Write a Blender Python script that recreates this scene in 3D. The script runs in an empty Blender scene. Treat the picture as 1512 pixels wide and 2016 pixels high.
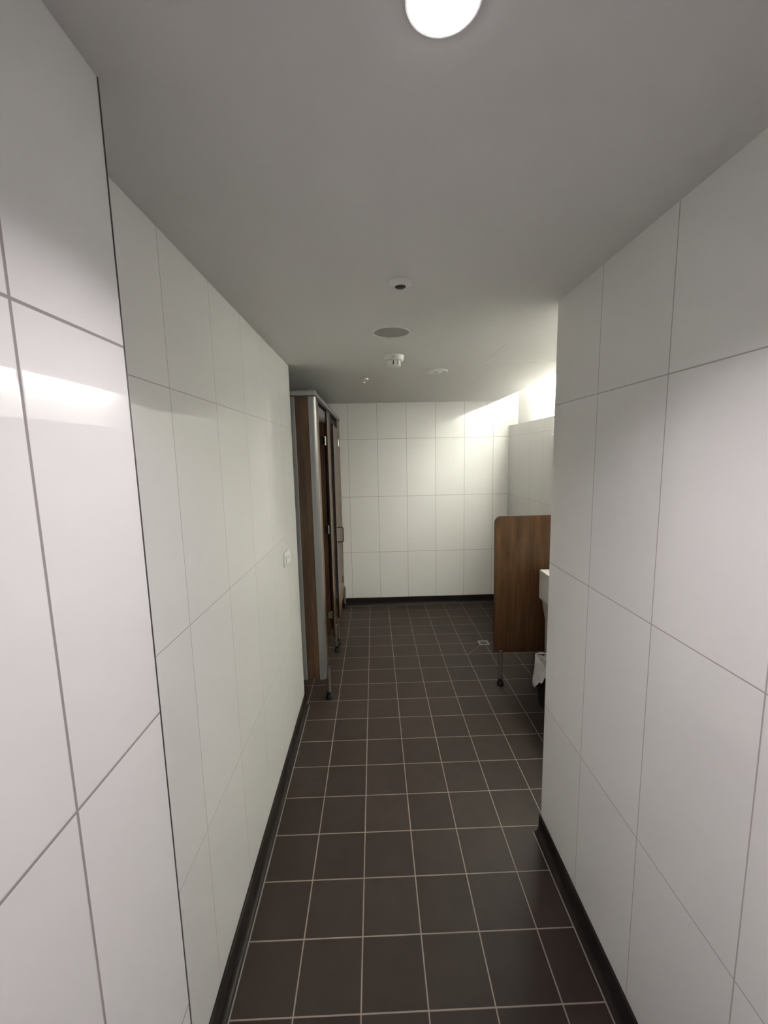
import bpy, bmesh, math, random
from mathutils import Matrix, Vector, Euler
random.seed(3)
S = bpy.context.scene
COL = S.collection

# ------------------------------------------------------------------ camera, world, lights, exposure
def rotm(p, y, r):
    return (Matrix.Rotation(y, 3, 'Z') @ Matrix.Rotation(math.pi/2 + p, 3, 'X') @ Matrix.Rotation(r, 3, 'Z'))
cam_d = bpy.data.cameras.new('camera')
cam = bpy.data.objects.new('camera', cam_d); COL.objects.link(cam)
cam_d.sensor_fit = 'HORIZONTAL'; cam_d.sensor_width = 36.0; cam_d.lens = 822.0/1512*36
cam_d.clip_start = 0.02
cam.matrix_world = Matrix.Translation((.4751, -1.0228, 1.6295)) @ rotm(-.1345, -.0221, -.0205).to_4x4()
S.camera = cam
S.view_settings.view_transform = 'Standard'; S.view_settings.look = 'None'
S.view_settings.gamma = 1.0; S.view_settings.use_curve_mapping = False
S.cycles.sample_clamp_indirect = 60.0
S.view_settings.exposure = 0.17
W = bpy.data.worlds.new('world'); S.world = W; W.use_nodes = True
W.node_tree.nodes['Background'].inputs[0].default_value = (0.02, 0.02, 0.02, 1)
W.node_tree.nodes['Background'].inputs[1].default_value = 0.5

H = 2.169; XL = -.0167; XR = 1.1588; XN = .0961; YB = 3.4075; YN = -.344; YL = 1.559; YR = .567
XBOX = 1.905; XCOVE = 2.0; XCEIL = 1.772; ZBOX = 1.913
LAMP = (.571, -.452)

def area(name, loc, rot, shape, sx, sy, power, color, spread=math.pi):
    d = bpy.data.lights.new(name, 'AREA'); d.shape = shape; d.size = sx
    if shape in ('RECTANGLE', 'ELLIPSE'): d.size_y = sy
    d.energy = power; d.color = color; d.spread = spread
    o = bpy.data.objects.new(name, d); COL.objects.link(o); o.location = loc; o.rotation_euler = rot
    return o
area('downlight_light', (LAMP[0], LAMP[1], H-.0115), (0, 0, 0), 'DISK', .084, .084, 4.5, (1, .915, .97), math.radians(123))
area('added_fill_light', (LAMP[0], -1.95, H-.0115), (0, 0, 0), 'DISK', .084, .084, 3.0, (1, .915, .97), math.radians(123))  # added fill light out of view behind the camera
# long LED batten in the ceiling slot, washing the wall below
area('slot_lamp_light', (1.808, 1.70, 2.345), (0, math.radians(-108), 0), 'RECTANGLE', .03, 2.00, 126.0, (1.0, .99, .90))

# ------------------------------------------------------------------ helpers
def mat(name, color=(.8, .8, .8), rough=.5, metal=0., spec=.5, emit=None, es=0., coat=0.):
    m = bpy.data.materials.new(name); m.use_nodes = True
    b = m.node_tree.nodes['Principled BSDF']
    b.inputs['Base Color'].default_value = (*color, 1); b.inputs['Roughness'].default_value = rough
    b.inputs['Metallic'].default_value = metal; b.inputs['Specular IOR Level'].default_value = spec
    b.inputs['Coat Weight'].default_value = coat
    if emit:
        b.inputs['Emission Color'].default_value = (*emit, 1); b.inputs['Emission Strength'].default_value = es
    return m
class NT:
    def __init__(s, m): s.t = m.node_tree; s.b = s.t.nodes['Principled BSDF']
    def n(s, typ, **kw):
        x = s.t.nodes.new(typ)
        for k, v in kw.items(): setattr(x, k, v)
        return x
    def l(s, a, b): s.t.links.new(a, b)
    def math(s, op, a, b=None, c=None):
        x = s.n('ShaderNodeMath', operation=op)
        for i, v in enumerate((a, b, c)):
            if v is None: continue
            if isinstance(v, (int, float)): x.inputs[i].default_value = v
            else: s.l(v, x.inputs[i])
        return x.outputs[0]
def mixc(N, fac, a, b):
    x = N.n('ShaderNodeMix', data_type='RGBA')
    for sock, v in ((x.inputs[0], fac), (x.inputs[6], a), (x.inputs[7], b)):
        if isinstance(v, tuple): sock.default_value = (*v, 1)
        elif isinstance(v, (int, float)): sock.default_value = v
        else: N.l(v, sock)
    return x.outputs[2]
def tile_mat(name, ua, uo, up, va, vo, vp, gw, tile, grout, rough, tilt=.004, bump=.12, var=.02, mottled=0., spec=.42):
    m = mat(name, tile, rough, spec=spec); N = NT(m)
    g = N.n('ShaderNodeNewGeometry'); sp = N.n('ShaderNodeSeparateXYZ'); N.l(g.outputs['Position'], sp.inputs[0])
    U = N.math('DIVIDE', N.math('SUBTRACT', sp.outputs[ua], uo), up)
    V = N.math('DIVIDE', N.math('SUBTRACT', sp.outputs[va], vo), vp)
    du = N.math('MULTIPLY', N.math('PINGPONG', U, .5), up); dv = N.math('MULTIPLY', N.math('PINGPONG', V, .5), vp)
    d = N.math('MINIMUM', du, dv)
    mr = N.n('ShaderNodeMapRange'); N.l(d, mr.inputs[0])
    mr.inputs[1].default_value = gw*.42; mr.inputs[2].default_value = gw*.58; mr.inputs[3].default_value = 1; mr.inputs[4].default_value = 0
    mask = mr.outputs[0]
    cx = N.n('ShaderNodeCombineXYZ'); N.l(N.math('FLOOR', U), cx.inputs[0]); N.l(N.math('FLOOR', V), cx.inputs[1])
    wn = N.n('ShaderNodeTexWhiteNoise', noise_dimensions='3D'); N.l(cx.outputs[0], wn.inputs['Vector'])
    val = N.math('ADD', 1 - var, N.math('MULTIPLY', wn.outputs['Value'], 2*var))
    if mottled:
        nz = N.n('ShaderNodeTexNoise'); nz.inputs['Scale'].default_value = 14; nz.inputs['Detail'].default_value = 6
        N.l(g.outputs['Position'], nz.inputs['Vector'])
        val = N.math('MULTIPLY', val, N.math('ADD', 1 - mottled, N.math('MULTIPLY', nz.outputs[0], 2*mottled)))
    hs = N.n('ShaderNodeHueSaturation'); hs.inputs['Color'].default_value = (*tile, 1); N.l(val, hs.inputs['Value'])
    N.l(mixc(N, mask, hs.outputs[0], grout), N.b.inputs['Base Color'])
    N.l(N.math('ADD', rough, N.math('MULTIPLY', mask, .85 - rough)), N.b.inputs['Roughness'])
    vm = N.n('ShaderNodeVectorMath', operation='SUBTRACT'); N.l(wn.outputs['Color'], vm.inputs[0]); vm.inputs[1].default_value = (.5, .5, .5)
    vs = N.n('ShaderNodeVectorMath', operation='SCALE'); N.l(vm.outputs[0], vs.inputs[0]); vs.inputs['Scale'].default_value = tilt
    va_ = N.n('ShaderNodeVectorMath', operation='ADD'); N.l(vs.outputs[0], va_.inputs[0]); N.l(g.outputs['Normal'], va_.inputs[1])
    vn = N.n('ShaderNodeVectorMath', operation='NORMALIZE'); N.l(va_.outputs[0], vn.inputs[0])
    hr = N.n('ShaderNodeMapRange', interpolation_type='SMOOTHSTEP'); N.l(d, hr.inputs[0])
    hr.inputs[1].default_value = gw*.4; hr.inputs[2].default_value = gw*1.1
    bp = N.n('ShaderNodeBump'); bp.inputs['Strength'].default_value = bump; bp.inputs['Distance'].default_value = .0015
    N.l(hr.outputs[0], bp.inputs['Height']); N.l(vn.outputs[0], bp.inputs['Normal']); N.l(bp.outputs[0], N.b.inputs['Normal'])
    return m
TILE = (.87, .87, .85); GROUT = (.36, .33, .32); GROUT2 = (.46, .43, .415)
M = {}
P = .6037; ZO = .5946
M['wt_near'] = tile_mat('white_wall_tile_entrance', 1, -.548, .3046, 2, ZO, P, .0042, TILE, GROUT, .03, spec=.3)
M['wt_left'] = tile_mat('white_wall_tile_left', 1, .0365, .3046, 2, ZO, P, .0024, TILE, GROUT2, .03)
M['wt_right'] = tile_mat('white_wall_tile_right', 1, -.0435, .3066, 2, ZO, P, .0030, TILE, GROUT2, .03)
M['wt_back'] = tile_mat('white_wall_tile_back', 0, .213, .3055, 2, ZO, P, .0036, TILE, GROUT2, .05)
M['wt_basin'] = tile_mat('white_wall_tile_basin', 1, YB, .3046, 2, ZO, P, .0030, TILE, (.56, .53, .51), .05)
M['wt_stall'] = tile_mat('white_wall_tile_cubicle', 1, YB, .3046, 2, ZO, P, .004, TILE, GROUT, .1)
M['ft'] = tile_mat('charcoal_floor_tile', 0, 0, .2, 1, 0, .2, .0042, (.038, .0265, .0208), (.27, .225, .19), .48, tilt=.006, bump=.3, var=.10, mottled=.22, spec=.26)
M['paint'] = mat('white_ceiling_paint', (.82, .81, .79), .75, spec=.25)
M['cove'] = mat('white_slot_paint', (.86, .86, .84), .6, spec=.3)
M['bounce_damper'] = mat('grey_bounce_damper', (.22, .21, .20), .8, spec=.26)  # unseen slot lining, greyed to cut the light it bounces
M['plastic'] = mat('white_plastic', (.84, .84, .82), .3)
M['plastic_grey'] = mat('pale_grey_plastic', (.38, .375, .355), .6)
M['dark_plastic'] = mat('dark_sensor_plastic', (.05, .045, .047), .3)
M['black'] = mat('black_laminate_core', (.006, .006, .007), .5)
M['rubber'] = mat('black_rubber', (.008, .008, .009), .45)
M['alu'] = mat('satin_aluminium', (.33, .33, .325), .36, metal=.6)
M['grey_alu'] = mat('matt_grey_aluminium', (.34, .34, .33), .45, metal=.15)
M['chrome'] = mat('polished_steel', (.75, .74, .71), .12, metal=1.)
M['steel'] = mat('brushed_steel', (.48, .46, .43), .28, metal=1.)
M['dark_steel'] = mat('dark_steel', (.12, .11, .10), .3, metal=1.)
M['shroud'] = mat('beige_laminate_shaded', (.40, .355, .29), .5)  # beige darkened to stand for the shade under the basin
M['ceramic'] = mat('white_glazed_ceramic', (.82, .82, .79), .1, coat=.4)
M['skirt'] = mat('charcoal_skirting_tile', (.019, .0155, .0135), .45, spec=.22)
M['grout'] = mat('pale_floor_grout', (.27, .235, .205), .9)
M['trim'] = mat('dark_edge_trim', (.10, .095, .095), .35, metal=.6)
M['lens'] = mat('lit_lamp_lens', (1, 1, 1), .4, emit=(1, .96, .98), es=14.)
M['dlens'] = mat('lit_batten_lens', (1, 1, 1), .4, emit=(.97, 1, .85), es=5.)
def wood(name, c0, c1, c2, rough):
    m = mat(name, c1, rough); N = NT(m)
    tc = N.n('ShaderNodeTexCoord'); mp = N.n('ShaderNodeMapping'); N.l(tc.outputs['Object'], mp.inputs[0])
    mp.inputs['Scale'].default_value = (13, 13, 1.0)
    n1 = N.n('ShaderNodeTexNoise'); n1.inputs['Scale'].default_value = 1.6; n1.inputs['Detail'].default_value = 7; n1.inputs['Roughness'].default_value = .62; n1.inputs['Distortion'].default_value = .5
    N.l(mp.outputs[0], n1.inputs['Vector'])
    mp2 = N.n('ShaderNodeMapping'); N.l(tc.outputs['Object'], mp2.inputs[0]); mp2.inputs['Scale'].default_value = (90, 90, 4)
    n2 = N.n('ShaderNodeTexNoise'); n2.inputs['Scale'].default_value = 2.; n2.inputs['Detail'].default_value = 3
    N.l(mp2.outputs[0], n2.inputs['Vector'])
    f = N.math('ADD', N.math('MULTIPLY', n1.outputs[0], .8), N.math('MULTIPLY', n2.outputs[0], .2))
    cr = N.n('ShaderNodeValToRGB'); N.l(f, cr.inputs[0])
    e = cr.color_ramp.elements; e[0].position = .33; e[0].color = (*c0, 1); e[1].position = .68; e[1].color = (*c2, 1)
    k = e.new(.5); k.color = (*c1, 1)
    N.l(cr.outputs[0], N.b.inputs['Base Color'])
    return m
M['wood'] = wood('brown_wood_laminate', (.034, .0145, .0045), (.082, .0375, .0135), (.160, .085, .034), .36)

def link(name, bm, m, parent=None, smooth=False, bev=0, seg=2):
    bmesh.ops.recalc_face_normals(bm, faces=bm.faces[:])
    me = bpy.data.meshes.new(name); bm.to_mesh(me); bm.free()
    o = bpy.data.objects.new(name, me); COL.objects.link(o); me.materials.append(M[m] if isinstance(m, str) else m)
    if smooth:
        for p in me.polygons: p.use_smooth = True
        try: me.set_sharp_from_angle(angle=math.radians(40))
        except Exception: pass
    if bev:
        md = o.modifiers.new('bevel', 'BEVEL'); md.width = bev; md.segments = seg; md.limit_method = 'ANGLE'; md.angle_limit = math.radians(35)
        md.harden_normals = False
    if parent:
        o.parent = parent; o.matrix_parent_inverse = parent.matrix_world.inverted()
    return o
def add_box(bm, x0, x1, y0, y1, z0, z1):
    v = [bm.verts.new((x, y, z)) for z in (z0, z1) for (x, y) in ((x0, y0), (x1, y0), (x1, y1), (x0, y1))]
    for f in ((0, 3, 2, 1), (4, 5, 6, 7), (0, 1, 5, 4), (1, 2, 6, 5), (2, 3, 7, 6), (3, 0, 4, 7)):
        bm.faces.new([v[i] for i in f])
def box(name, b, m, parent=None, bev=0, seg=2, smooth=False):
    bm = bmesh.new(); add_box(bm, *b); return link(name, bm, m, parent, bev=bev, seg=seg, smooth=smooth)
def add_lathe(bm, prof, c, n=40, axis='Z'):
    rings = []
    for r, h in prof:
        ring = []
        for i in range(n):
            a = 2*math.pi*i/n; p = (r*math.cos(a), r*math.sin(a), h)
            if axis == 'X': p = (p[2], p[0], p[1])
            ring.append(bm.verts.new((c[0]+p[0], c[1]+p[1], c[2]+p[2])))
        rings.append(ring)
    for a, b in zip(rings, rings[1:]):
        for i in range(n): bm.faces.new((a[i], a[(i+1) % n], b[(i+1) % n], b[i]))
    return rings
def lathe(name, prof, c, m, parent=None, n=40, caps=(True, True), axis='Z'):
    bm = bmesh.new(); R = add_lathe(bm, prof, c, n, axis)
    if caps[0]: bm.faces.new(R[0])
    if caps[1]: bm.faces.new(R[-1])
    return link(name, bm, m, parent, smooth=True)
def add_tube(bm, pts, r, n=12):
    pts = [Vector(p) for p in pts]; rings = []
    up = Vector((0, 0, 1))
    for i, p in enumerate(pts):
        t = (pts[min(i+1, len(pts)-1)] - pts[max(i-1, 0)]).normalized()
        a = t.cross(Vector((0, 1, 0)) if abs(t.z) > .9 else up).normalized() if True else None
        if a.length < 1e-4: a = t.cross(Vector((1, 0, 0))).normalized()
        b = t.cross(a).normalized()
        rings.append([bm.verts.new(p + r*(math.cos(2*math.pi*k/n)*a + math.sin(2*math.pi*k/n)*b)) for k in range(n)])
    for A, B in zip(rings, rings[1:]):
        d = min(range(n), key=lambda s: sum((A[k].co - B[(k+s) % n].co).length for k in range(n)))
        for k in range(n): bm.faces.new((A[k], A[(k+1) % n], B[(k+1+d) % n], B[(k+d) % n]))
    bm.faces.new(rings[0]); bm.faces.new(rings[-1])
def add_prism(bm, poly, fn, t0, t1):
    a = [bm.verts.new(fn(u, v, t0)) for u, v in poly]; b = [bm.verts.new(fn(u, v, t1)) for u, v in poly]
    bm.faces.new(a); bm.faces.new(b[::-1]); n = len(poly)
    for i in range(n): bm.faces.new((a[i], a[(i+1) % n], b[(i+1) % n], b[i]))
def thing(name, label, cat, loc=(0, 0, 0), group=None):
    o = bpy.data.objects.new(name, None); COL.objects.link(o); o.location = loc; o.empty_display_size = .05
    o['label'] = label; o['category'] = cat
    if group: o['group'] = group
    bpy.context.view_layer.update()
    return o
def tag(o, label, cat, group=None):
    o['label'] = label; o['category'] = cat
    if group: o['group'] = group
    return o
def struct(o, label=None):
    o['kind'] = 'structure'
    if label: o['label'] = label
    return o

# ------------------------------------------------------------------ the room
struct(box('floor', (-1.6, 2.1, -2.5, 3.5, -.05, 0), 'ft'))
struct(box('wall_entrance', (-.16, XN, -2.4, YN, 0, H), 'wt_near'))
struct(box('wall_left', (-.16, XL, YN, YL, 0, H), 'wt_left', bev=.003))
struct(box('wall_right', (XR, 2.1, -2.4, YR, 0, 2.56), 'wt_right', bev=.002))
struct(box('wall_back', (-1.6, 2.1, YB, 3.5, 0, 2.56), 'wt_back'))
struct(box('wall_basin', (XBOX, 2.1, YR, YB, 0, ZBOX), 'wt_basin', bev=.002))
struct(box('wall_slot', (XCOVE, 2.1, YR, YB, ZBOX, 2.56), 'cove'))
struct(box('wall_cubicle', (-1.6, -1.5, 1.2, YB, 0, H), 'wt_stall'))
struct(box('wall_cubicle_near', (-1.6, -.16, 1.1, 1.2, 0, H), 'wt_back'))
struct(box('wall_behind', (-.16, 2.1, -2.5, -2.4, 0, H), 'wt_back'))
# ceiling with the hatch opening cut out
HX0, HX1, HY0, HY1 = 1.146, 1.60, 1.120, 1.582
bm = bmesh.new(); z1 = H + .02
xs = [-1.6, HX0, HX1, XCEIL]; ys = [-2.5, YR, HY0, HY1, YB]
for i in range(3):
    for j in range(4):
        if i == 1 and j == 2: continue
        add_box(bm, xs[i], xs[i+1], ys[j], ys[j+1], H, z1)
add_box(bm, HX0-.01, HX1+.01, HY0-.01, HY1+.01, z1+.004, z1+.02)
bmesh.ops.remove_doubles(bm, verts=bm.verts[:], dist=1e-5)
struct(link('ceiling', bm, 'paint'))
bm = bmesh.new(); add_box(bm, XCEIL-.05, 2.1, YR, YB, 2.52, 2.56); add_box(bm, XCEIL-.05, XCEIL-.03, YR, YB, H+.02, 2.52)
struct(link('ceiling_slot', bm, 'bounce_damper'))

# coved skirtings: profile (distance from wall, height)
def cove_profile(t=.008, h=.084, out=.028):
    pr = [(0, 0), (0, h), (t*.6, h), (t, h-.003), (t, .03)]
    for k in range(1, 7):
        a = k/6*math.pi/2
        pr.append((t + (out-t)*(1-math.cos(a)), .03 - .027*math.sin(a)))
    pr.append((out, 0)); return pr
PR = cove_profile()
def skirting(name, fn, t0, t1, gfn):
    bm = bmesh.new(); add_prism(bm, PR, fn, t0, t1); o = struct(link(name, bm, 'skirt', smooth=True))
    bm = bmesh.new(); g = [(.028, 0), (.028, .0012), (.0325, .0012), (.0325, 0)]
    add_prism(bm, g, fn, *gfn); link('grout_line', bm, 'grout', o)
    return o
skirting('baseboard_left', lambda u, v, t: (XL+u, t, v), YN, YL, (YN, YL))
skirting('baseboard_right', lambda u, v, t: (XR-u, t, v), -2.4, YR+.002, (-2.4, YR+.002))
skirting('baseboard_back', lambda u, v, t: (t, YB-u, v), -1.5, XBOX, (-1.5, XBOX-.03))
skirting('baseboard_entrance', lambda u, v, t: (XN+u, t, v), -2.4, YN, (-2.4, YN))
skirting('baseboard_basin', lambda u, v, t: (XBOX-u, t, v), YR, YB-.03, (YR, YB-.035))
struct(box('trim_1', (XN-.006, XN+.001, YN-.0015, YN+.001, 0, H), 'trim'))

# ------------------------------------------------------------------ ceiling fittings
t = thing('downlight', 'lit round recessed downlight in the ceiling nearest the camera', 'lamp', (*LAMP, H), group=None)
lathe('trim_ring', [(.047, 0), (.0475, -.003), (.0455, -.0055), (.043, -.0055), (.043, 0)], (*LAMP, H), 'plastic', t, 64, (False, False))
lathe('lens', [(.0425, -.001), (.0425, -.006), (.038, -.0085), (.02, -.0105), (.004, -.011)], (*LAMP, H), 'lens', t, 64)
t = thing('downlight', 'added fill downlight in the ceiling, out of view behind the camera', 'lamp', (LAMP[0], -1.95, H))  # fixture added to carry the unseen fill light
lathe('trim_ring', [(.047, 0), (.0475, -.003), (.0455, -.0055), (.043, -.0055), (.043, 0)], (LAMP[0], -1.95, H), 'plastic', t, 64, (False, False))
lathe('lens', [(.0425, -.001), (.0425, -.006), (.038, -.0085), (.02, -.0105), (.004, -.011)], (LAMP[0], -1.95, H), 'lens', t, 64)

t = thing('slot_lamp', 'long bright linear lamp hidden in the ceiling slot above the wall ledge', 'lamp', (1.78, 1.70, 2.36))
box('body', (1.752, 1.792, .69, 2.71, 2.335, 2.385), 'plastic', t)
bm = bmesh.new(); add_box(bm, 1.792, 1.799, .70, 2.70, 2.34, 2.38); link('diffuser', bm, 'dlens', t)

c = (.572, .372)
t = thing('motion_sensor', 'small round white ceiling motion sensor with a dark lens, nearest the camera', 'sensor', (*c, H))
lathe('base', [(.036, 0), (.0362, -.004), (.034, -.008), (.026, -.013), (.018, -.0155), (.0175, -.013)], (*c, H), 'plastic', t, 40, (True, True))
lathe('lens', [(.0175, -.0135), (.0165, -.0165), (.012, -.019), (.006, -.0205), (.001, -.021)], (*c, H), 'dark_plastic', t, 32)

c = (.567, .912)
t = thing('ceiling_speaker', 'round grey ceiling grille in a thin white ring before the smoke detector', 'speaker', (*c, H))
lathe('ring', [(.080, 0), (.0802, -.002), (.0795, -.0035), (.0783, -.003), (.0778, 0)], (*c, H), 'plastic', t, 56, (False, False))
lathe('grille', [(.0785, -.0012), (.06, -.001), (.03, -.001), (.002, -.001)], (*c, H), 'plastic_grey', t, 56)

c = (.600, 1.36)
t = thing('smoke_detector', 'white smoke detector with slotted lower chamber hanging from the ceiling', 'smoke detector', (*c, H))
lathe('base', [(.054, 0), (.054, -.010), (.052, -.024), (.047, -.028), (.040, -.029)], (*c, H), 'plastic', t, 44)
lathe('chamber_core', [(.026, -.0285), (.026, -.052)], (*c, H), 'dark_plastic', t, 32)
bm = bmesh.new()
for k in range(8):
    a = 2*math.pi*k/8 + .2; R = Matrix.Rotation(a, 4, 'Z')
    b2 = bmesh.new(); add_box(b2, .027, .035, -.0085, .0085, -.052, -.028)
    b2.transform(Matrix.Translation((*c, H)) @ R); me = bpy.data.meshes.new('tmp'); b2.to_mesh(me); b2.free(); bm.from_mesh(me); bpy.data.meshes.remove(me)
R_ = add_lathe(bm, [(.0355, -.050), (.0355, -.054), (.031, -.058), (.012, -.059)], (*c, H), 32); bm.faces.new(R_[0]); bm.faces.new(R_[-1])
link('chamber', bm, 'plastic', t, smooth=True)
lathe('indicator', [(.006, -.0125), (.0045, -.0145)], (c[0]-.004, c[1]-.0515, H), 'plastic_grey', t, 12)

c = (.422, 2.03)
t = thing('fire_sprinkler', 'tiny pendent fire sprinkler on the ceiling left of the smoke detector', 'sprinkler', (*c, H))
lathe('escutcheon', [(.030, 0), (.029, -.004), (.020, -.007), (.010, -.008)], (*c, H), 'steel', t, 28)
lathe('frame', [(.0055, -.007), (.0045, -.016), (.0060, -.022), (.0035, -.028)], (*c, H), 'chrome', t, 14)
lathe('deflector', [(.003, -.0275), (.011, -.0285), (.011, -.030), (.003, -.031)], (*c, H), 'steel', t, 20)

c = (.897, 1.786)
t = thing('ceiling_air_valve', 'flat round white disc valve on the ceiling right of the smoke detector', 'vent', (*c, H))
lathe('ring', [(.074, 0), (.074, -.005), (.070, -.009), (.060, -.008), (.054, 0)], (*c, H), 'plastic', t, 48, (False, False))
lathe('disc', [(.046, -.002), (.045, -.008), (.036, -.0105), (.012, -.0115)], (*c, H), 'plastic', t, 40)
lathe('centre_screw', [(.009, -.011), (.008, -.014)], (*c, H), 'plastic_grey', t, 16)

t = thing('ceiling_access_hatch', 'square flush access hatch in the ceiling beside the bright slot', 'hatch', ((HX0+HX1)/2, (HY0+HY1)/2, H))
box('panel', (HX0+.004, HX1-.003, HY0+.003, HY1-.003, H+.0005, z1+.003), 'paint', t)

# ------------------------------------------------------------------ left wall switch
t = thing('power_switch', 'white electrical switch plate on the left tiled wall before the cubicles', 'switch', (XL, 1.215, 1.087))
box('plate', (XL, XL+.009, 1.152, 1.278, 1.050, 1.125), 'plastic', t, bev=.003, seg=2)
box('rocker_block', (XL+.009, XL+.015, 1.170, 1.270, 1.058, 1.110), 'plastic', t, bev=.0015)
lathe('push_button', [(.006, .015), (.006, .018), (.003, .020)], (XL, 1.222, 1.092), 'plastic', t, 16, (True, True), axis='X')

# ------------------------------------------------------------------ toilet cubicles on the left
FX = .125; TH = .014
C = thing('toilet_cubicle', 'brown wood laminate toilet cubicle front with aluminium posts along the left side', 'toilet cubicle', (.09, 1.6, 0))
ZT = 1.993; ZB = .165
# end panel facing the camera
box('end_panel', (-.002, .090, 1.592, 1.608, ZB+.005, ZT), 'wood', C)
bm = bmesh.new(); add_box(bm, -.045, .003, 1.583, 1.617, ZB, ZT); link('wall_channel', bm, 'grey_alu', C, bev=.003)
# rounded corner post
bm = bmesh.new()
pp = [(.086, 1.583), (.107, 1.583)]
for k in range(0, 9):
    a = -math.pi/2 + k/8*math.pi/2
    pp.append((FX+.006-.024+.024*math.cos(a), 1.607+.024*math.sin(a)))
pp += [(FX+.006, 1.622), (FX-TH-.004, 1.622), (FX-TH-.004, 1.614), (.086, 1.614)]
add_prism(bm, pp, lambda u, v, w: (u, v, w), ZB, ZT)
link('corner_post', bm, 'alu', C, smooth=True)
def slab(name, y0, y1, z0, z1, par, x1=FX, th=TH):
    o = box(name, (x1-th, x1, y0, y1, z0, z1), 'wood', par, bev=.0012, seg=1)
    # black compact core shows on the edges
    bm = bmesh.new(); e = .0006
    add_box(bm, x1-th+.0015, x1-.0015, y0-e, y1+e, z0-e, z1+e); link('core_edge', bm, 'black', o)
    return o
slab('pilaster', 1.618, 1.755, ZB, ZT-.012, C)
slab('pilaster', 2.245, 2.485, ZB, ZT-.012, C)
slab('pilaster', 3.115, 3.385, ZB, ZT-.012, C)
# head rail, with its return over the end panel
RP = [(.0, 0), (.0, .022), (.006, .031), (.014, .034), (.036, .034), (.044, .031), (.050, .022), (.050, .004), (.047, 0)]
bm = bmesh.new(); add_prism(bm, RP, lambda u, v, w: (FX-.042+u, w, ZT+.003+v), 1.572, 3.40)
link('head_rail', bm, 'alu', C, smooth=True)
bm = bmesh.new(); add_prism(bm, [(1.572, 0), (1.569, .006), (1.569, .026), (1.574, .033), (1.585, .035), (1.612, .035), (1.620, .026), (1.620, 0)], lambda u, v, w: (w, u, ZT+.003+v), -.048, FX+.010)
link('head_rail_return', bm, 'alu', C, smooth=True, bev=.004)
box('rail_underside', (FX-.030, FX+.002, 1.630, 3.39, ZT-.012, ZT+.003), 'black', C)  # black strip along the underside of the head rail
# legs
def leg(x, y, ztop, par):
    lg = lathe('leg', [(.0125, .03), (.0125, ztop)], (x, y, 0), 'steel', par, 20)
    lathe('cap', [(.0127, ztop-.004), (.0127, ztop+.003), (.0115, ztop+.0055), (.004, ztop+.0062)], (x, y, 0), 'chrome', lg, 20)
    lathe('rubber_foot', [(.023, 0), (.024, .012), (.021, .026), (.0165, .031), (.0160, .052), (.0130, .053)], (x, y, 0), 'rubber', lg, 24)
    return lg
for (x, y) in ((.137, 1.630), (.130, 2.318), (.134, 2.455), (.128, 3.335)): leg(x, y, .238, C)
def hinge(x, y, z, par):
    bm = bmesh.new(); Rr = add_lathe(bm, [(.007, -.034), (.007, .034)], (x, y, z), 14); bm.faces.new(Rr[0]); bm.faces.new(Rr[-1])
    add_box(bm, x-.006, x, y-.03, y+.03, z-.026, z+.026)
    return link('hinge', bm, 'chrome', par, smooth=True)
# first door swung open into its cubicle
d1 = box('door', (-.46, .099, 2.226, 2.240, .19, 1.893), 'wood', C)
bm = bmesh.new(); add_box(bm, -.4606, .0996, 2.2275, 2.2385, .1894, 1.8936); link('core_edge', bm, 'black', d1)
for z in (1.75, 1.06, .36):
    bm = bmesh.new(); Rr = add_lathe(bm, [(.0065, -.033), (.0065, .033)], (.107, 2.232, z), 14); bm.faces.new(Rr[0]); bm.faces.new(Rr[-1])
    add_box(bm, .08, .107, 2.222, 2.226, z-.026, z+.026); link('hinge', bm, 'chrome', d1, smooth=True)
# second door a little ajar outwards, hinged on the far pilaster
bm = bmesh.new(); add_box(bm, -TH, 0, 0, .600, .19, 1.893); add_ = Matrix.Translation((.1445, 2.500, 0)) @ Matrix.Rotation(math.radians(1.6), 4, 'Z')
bm.transform(add_); d2 = link('door', bm, 'wood', C)
bm = bmesh.new(); add_box(bm, -TH+.0015, -.0015, -.0006, .6006, .1894, 1.8936); bm.transform(add_); link('core_edge', bm, 'black', d2)
bm = bmesh.new(); hy = 2.56; hx = .1445
q = [(hx-.002, hy, 1.02), (hx+.042, hy, 1.02), (hx+.048, hy, 1.017), (hx+.051, hy, 1.011), (hx+.051, hy, .90), (hx+.048, hy, .894), (hx+.042, hy, .891), (hx-.002, hy, .891)]
add_tube(bm, q, .0045, 10); link('handle', bm, 'dark_steel', d2, smooth=True)
bm = bmesh.new(); add_tube(bm, [(hx-.002, hy, 1.055), (hx+.012, hy, 1.055)], .011, 14); link('lock_knob', bm, 'steel', d2, smooth=True)
for z in (1.76, 1.095, .39): hinge(.134, 3.108, z, d2)
# divider between the cubicles, and the divider beside the end wall
slabd = box('divider', (-1.49, .105, 2.40, 2.414, .165, 1.90), 'wood', C)
bm = bmesh.new(); add_box(bm, -1.4906, .1056, 2.4015, 2.4125, .1644, 1.9006); link('core_edge', bm, 'black', slabd)

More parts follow.
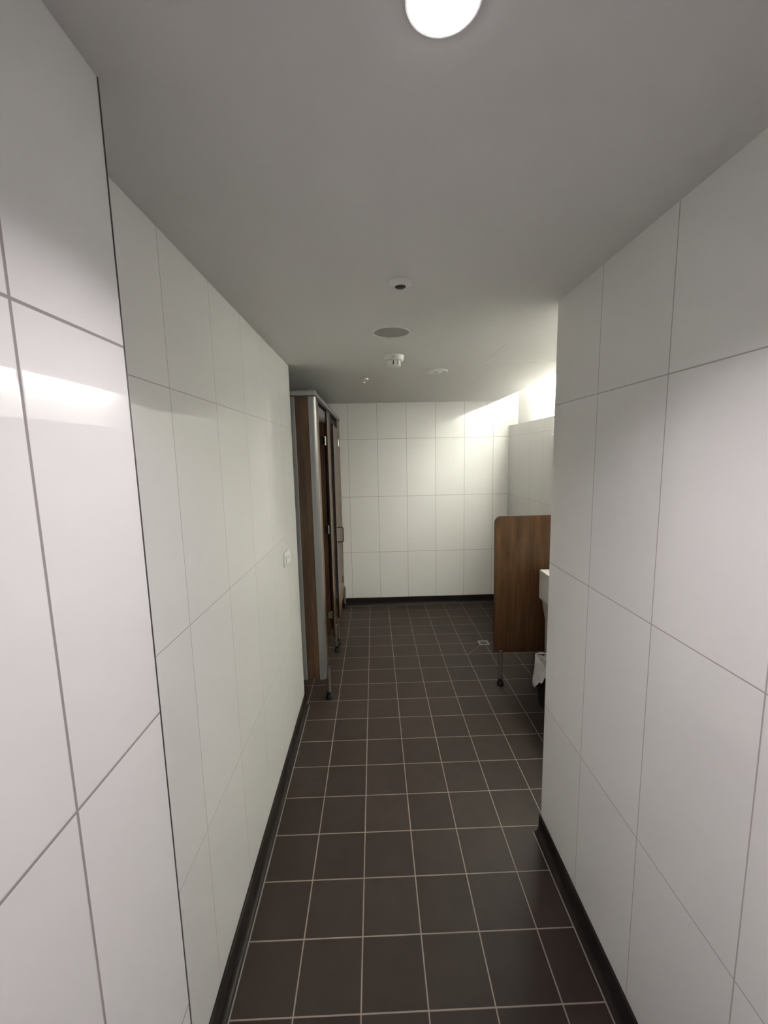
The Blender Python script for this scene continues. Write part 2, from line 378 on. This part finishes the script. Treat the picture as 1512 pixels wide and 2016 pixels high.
# ------------------------------------------------------------------ wood screen beside the basin
Pn = thing('wood_screen', 'low brown wood laminate privacy screen with rounded corner beside the basin', 'partition', (1.6, 1.745, 0))
poly = [(1.287, .238), (XBOX-.001, .238), (XBOX-.001, 1.207)]
for k in range(0, 9):
    a = math.pi/2 + k/8*math.pi/2
    poly.append((1.283+.046+.046*math.cos(a), 1.207-.046+.046*math.sin(a)))
bm = bmesh.new(); add_prism(bm, poly, lambda u, v, w: (u, w, v), 1.738, 1.752); pn = link('panel', bm, 'wood', Pn)
cx, cz = 1.6, .72
pe = [(cx+(u-cx)*1.0016, cz+(v-cz)*1.0016) for u, v in poly]; pe = [(min(u, XBOX-.0005), v) for u, v in pe]
bm = bmesh.new(); add_prism(bm, pe, lambda u, v, w: (u, w, v), 1.7395, 1.7505); link('core_edge', bm, 'black', pn)
leg(1.335, 1.726, .262, Pn)

# ------------------------------------------------------------------ basin
Bs = thing('wash_basin', 'white ceramic wall basin jutting out past the end of the right wall', 'basin', (1.74, 1.40, .66))
bm = bmesh.new()
BX0, BX1, BY0, BY1, BZ0, BZ1 = 1.560, XBOX-.001, .66, 1.660, .655, .857
def rr(x0, x1, y0, y1, r, z, n=5):
    out = []
    for (cx, cy, a0) in ((x1-r, y1-r, 0), (x0+r, y1-r, 90), (x0+r, y0+r, 180), (x1-r, y0+r, 270)):
        for k in range(n+1):
            a = math.radians(a0 + 90*k/n); out.append((cx+r*math.cos(a), cy+r*math.sin(a), z))
    return out
loops = [rr(BX0+.012, BX1, BY0+.012, BY1-.012, .010, BZ0), rr(BX0+.002, BX1, BY0+.002, BY1-.002, .012, BZ0+.01), rr(BX0, BX1, BY0, BY1, .014, BZ1-.008), rr(BX0+.003, BX1, BY0+.003, BY1-.003, .014, BZ1-.001), rr(BX0+.010, BX1-.004, BY0+.010, BY1-.010, .014, BZ1),
         rr(BX0+.030, BX1-.085, BY0+.045, BY1-.045, .05, BZ1), rr(BX0+.036, BX1-.09, BY0+.052, BY1-.052, .055, BZ1-.012), rr(BX0+.06, BX1-.11, BY0+.09, BY1-.09, .06, BZ1-.10), rr(BX0+.11, BX1-.15, BY0+.17, BY1-.17, .04, BZ1-.125)]
L = [[bm.verts.new(p) for p in lp] for lp in loops]
for a, b in zip(L, L[1:]):
    for i in range(len(a)): bm.faces.new((a[i], a[(i+1) % len(a)], b[(i+1) % len(a)], b[i]))
bm.faces.new(L[0]); bm.faces.new(L[-1])
link('bowl', bm, 'ceramic', Bs, smooth=True)
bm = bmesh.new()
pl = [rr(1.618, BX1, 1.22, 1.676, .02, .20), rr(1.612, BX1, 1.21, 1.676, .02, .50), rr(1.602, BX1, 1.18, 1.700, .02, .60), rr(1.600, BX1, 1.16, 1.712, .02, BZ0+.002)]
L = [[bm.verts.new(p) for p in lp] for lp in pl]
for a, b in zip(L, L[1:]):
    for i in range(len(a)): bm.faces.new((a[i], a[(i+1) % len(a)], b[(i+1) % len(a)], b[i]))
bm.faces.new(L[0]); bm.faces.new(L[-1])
link('shroud', bm, 'shroud', Bs, smooth=True)['label'] = 'panel under the basin, its beige darkened for shade'
lathe('waste_plug', [(.022, .0), (.022, .004), (.008, .006)], (1.70, 1.16, BZ1-.125), 'chrome', Bs, 20)
bm = bmesh.new(); tx = XBOX-.045
add_tube(bm, [(tx, 1.16, BZ1-.002), (tx, 1.16, BZ1+.11), (tx-.012, 1.16, BZ1+.128), (tx-.035, 1.16, BZ1+.134), (tx-.12, 1.16, BZ1+.12), (tx-.13, 1.16, BZ1+.105)], .011, 14); link('tap', bm, 'chrome', Bs, smooth=True)

# ------------------------------------------------------------------ waste bin with its white liner
bx0, bx1, by0, by1, bz = 1.506, 1.594, 1.352, 1.546, .318
Bn = thing('waste_bin', 'slim black waste bin with a white bag over its rim under the basin', 'bin', ((bx0+bx1)/2, (by0+by1)/2, 0))
bm = bmesh.new()
bl = [rr(bx0+.016, bx1-.016, by0+.016, by1-.016, .018, 0), rr(bx0, bx1, by0, by1, .02, bz), rr(bx0+.004, bx1-.004, by0+.004, by1-.004, .018, bz), rr(bx0+.02, bx1-.02, by0+.02, by1-.02, .018, .012)]
L = [[bm.verts.new(p) for p in lp] for lp in bl]
for a, b in zip(L, L[1:]):
    for i in range(len(a)): bm.faces.new((a[i], a[(i+1) % len(a)], b[(i+1) % len(a)], b[i]))
bm.faces.new(L[0]); bm.faces.new(L[-1])
link('body', bm, 'rubber', Bn, smooth=True)
ml = mat('white_bin_bag', (.88, .86, .85), .38); N = NT(ml)
tc = N.n('ShaderNodeTexCoord'); nz = N.n('ShaderNodeTexNoise'); nz.inputs['Scale'].default_value = 16; nz.inputs['Detail'].default_value = 4; nz.inputs['Distortion'].default_value = 1.6
N.l(tc.outputs['Object'], nz.inputs['Vector']); bp = N.n('ShaderNodeBump'); bp.inputs['Strength'].default_value = .9; bp.inputs['Distance'].default_value = .02
N.l(nz.outputs[0], bp.inputs['Height']); N.l(bp.outputs[0], N.b.inputs['Normal'])
N.b.inputs['Subsurface Weight'].default_value = .15; N.b.inputs['Subsurface Radius'].default_value = (.02, .02, .02)
# bag: goes down inside, over the rim, and hangs outside with an uneven hem
def ring(off, z, n=96):
    base = []
    x0, x1, y0, y1 = bx0-off, bx1+off, by0-off, by1+off; r = .024
    lst = rr(x0, x1, y0, y1, r, 0, 6)
    per = []
    for i in range(len(lst)):
        a = Vector(lst[i]); b = Vector(lst[(i+1) % len(lst)]); per.append((a, b, (b-a).length))
    tot = sum(p[2] for p in per); out = []
    for k in range(n):
        s = tot*k/n
        for a, b, l in per:
            if s <= l: out.append(a + (b-a)*(s/max(l, 1e-9))); break
            s -= l
    return out
n = 96; bm = bmesh.new(); rows = []
def hem(p):
    ty = (p.y-by0)/(by1-by0); tx_ = (p.x-bx0)/(bx1-bx0)
    return .105 + .15*max(0, 1-ty)**1.5 + .05*max(0, tx_) + .012*math.sin(p.x*70+p.y*55)
steps = [(-.02, None, .06), (-.010, None, .20), (-.006, None, bz-.02), (-.002, None, bz+.002), (.0035, None, bz+.006), (.0065, None, bz-.002), (.007, .25, 0), (.009, .5, 0), (.012, .75, 0), (.015, 1.0, 0)]
for off, f, z in steps:
    pts = ring(off, 0, n); row = []
    for i, p in enumerate(pts):
        w = math.sin(i*.9)*.0012 + math.sin(i*2.3+off*300)*.0012
        zz = z if f is None else (bz-.002) + f*(hem(p)-(bz-.002))
        wob = 1.0 if f is None else 1 + 2.0*f
        ctr = Vector(((bx0+bx1)/2, (by0+by1)/2, 0)); dv = (p-ctr).normalized()
        q_ = p + dv*w*wob*(1 if f is not None else .4)
        row.append(bm.verts.new((q_.x, q_.y, zz + (0.003*math.sin(i*.7) if z == bz+.006 else 0))))
    rows.append(row)
for a, b in zip(rows, rows[1:]):
    for i in range(n): bm.faces.new((a[i], a[(i+1) % n], b[(i+1) % n], b[i]))
lin = link('liner', bm, ml, Bn, smooth=True); lin['label'] = 'white plastic bag folded over the rim'
md = lin.modifiers.new('thick', 'SOLIDIFY'); md.thickness = .0008; md.offset = 0

# ------------------------------------------------------------------ small wall box, floor drain
t = thing('wall_box', 'small white box mounted high on the tiled wall at the right edge of the opening', 'wall fitting', (XBOX, 2.28, 1.71))
box('cover', (XBOX-.034, XBOX-.004, 2.16, 2.275, 1.662, 1.764), 'plastic', t, bev=.004)
box('back_plate', (XBOX-.004, XBOX, 2.155, 2.28, 1.658, 1.768), 'plastic', t)

dc = (1.392, 2.396)
t = thing('floor_drain', 'square steel floor drain set among the dark floor tiles', 'drain', (*dc, 0))
bm = bmesh.new(); h = .043; w = .011
for b in ((-h, h, -h, -h+w), (-h, h, h-w, h), (-h, -h+w, -h+w, h-w), (h-w, h, -h+w, h-w)):
    add_box(bm, dc[0]+b[0], dc[0]+b[1], dc[1]+b[2], dc[1]+b[3], 0, .003)
link('frame', bm, mat('pale_drain_frame', (.36, .34, .315), .5, metal=.2), t)
box('recess', (dc[0]-h+w, dc[0]+h-w, dc[1]-h+w, dc[1]+h-w, 0, .0008), 'trim', t)
lathe('grate', [(.026, .0008), (.026, .0022), (.021, .0026), (.004, .0022)], (*dc, 0), 'dark_steel', t, 28)
# fall cut in the tiles running from the drain
bm = bmesh.new(); a = Vector((1.352, 2.352, 0)); b = Vector((1.205, 2.19, 0)); d_ = (b-a).normalized(); nn = Vector((-d_.y, d_.x, 0))*.0012
v = [bm.verts.new(p + Vector((0, 0, zz))) for zz in (0, .0008) for p in (a+nn, a-nn, b-nn, b+nn)]
for f in ((0, 3, 2, 1), (4, 5, 6, 7), (0, 1, 5, 4), (1, 2, 6, 5), (2, 3, 7, 6), (3, 0, 4, 7)): bm.faces.new([v[i] for i in f])
link('grout_line', bm, 'grout', bpy.data.objects['floor'])
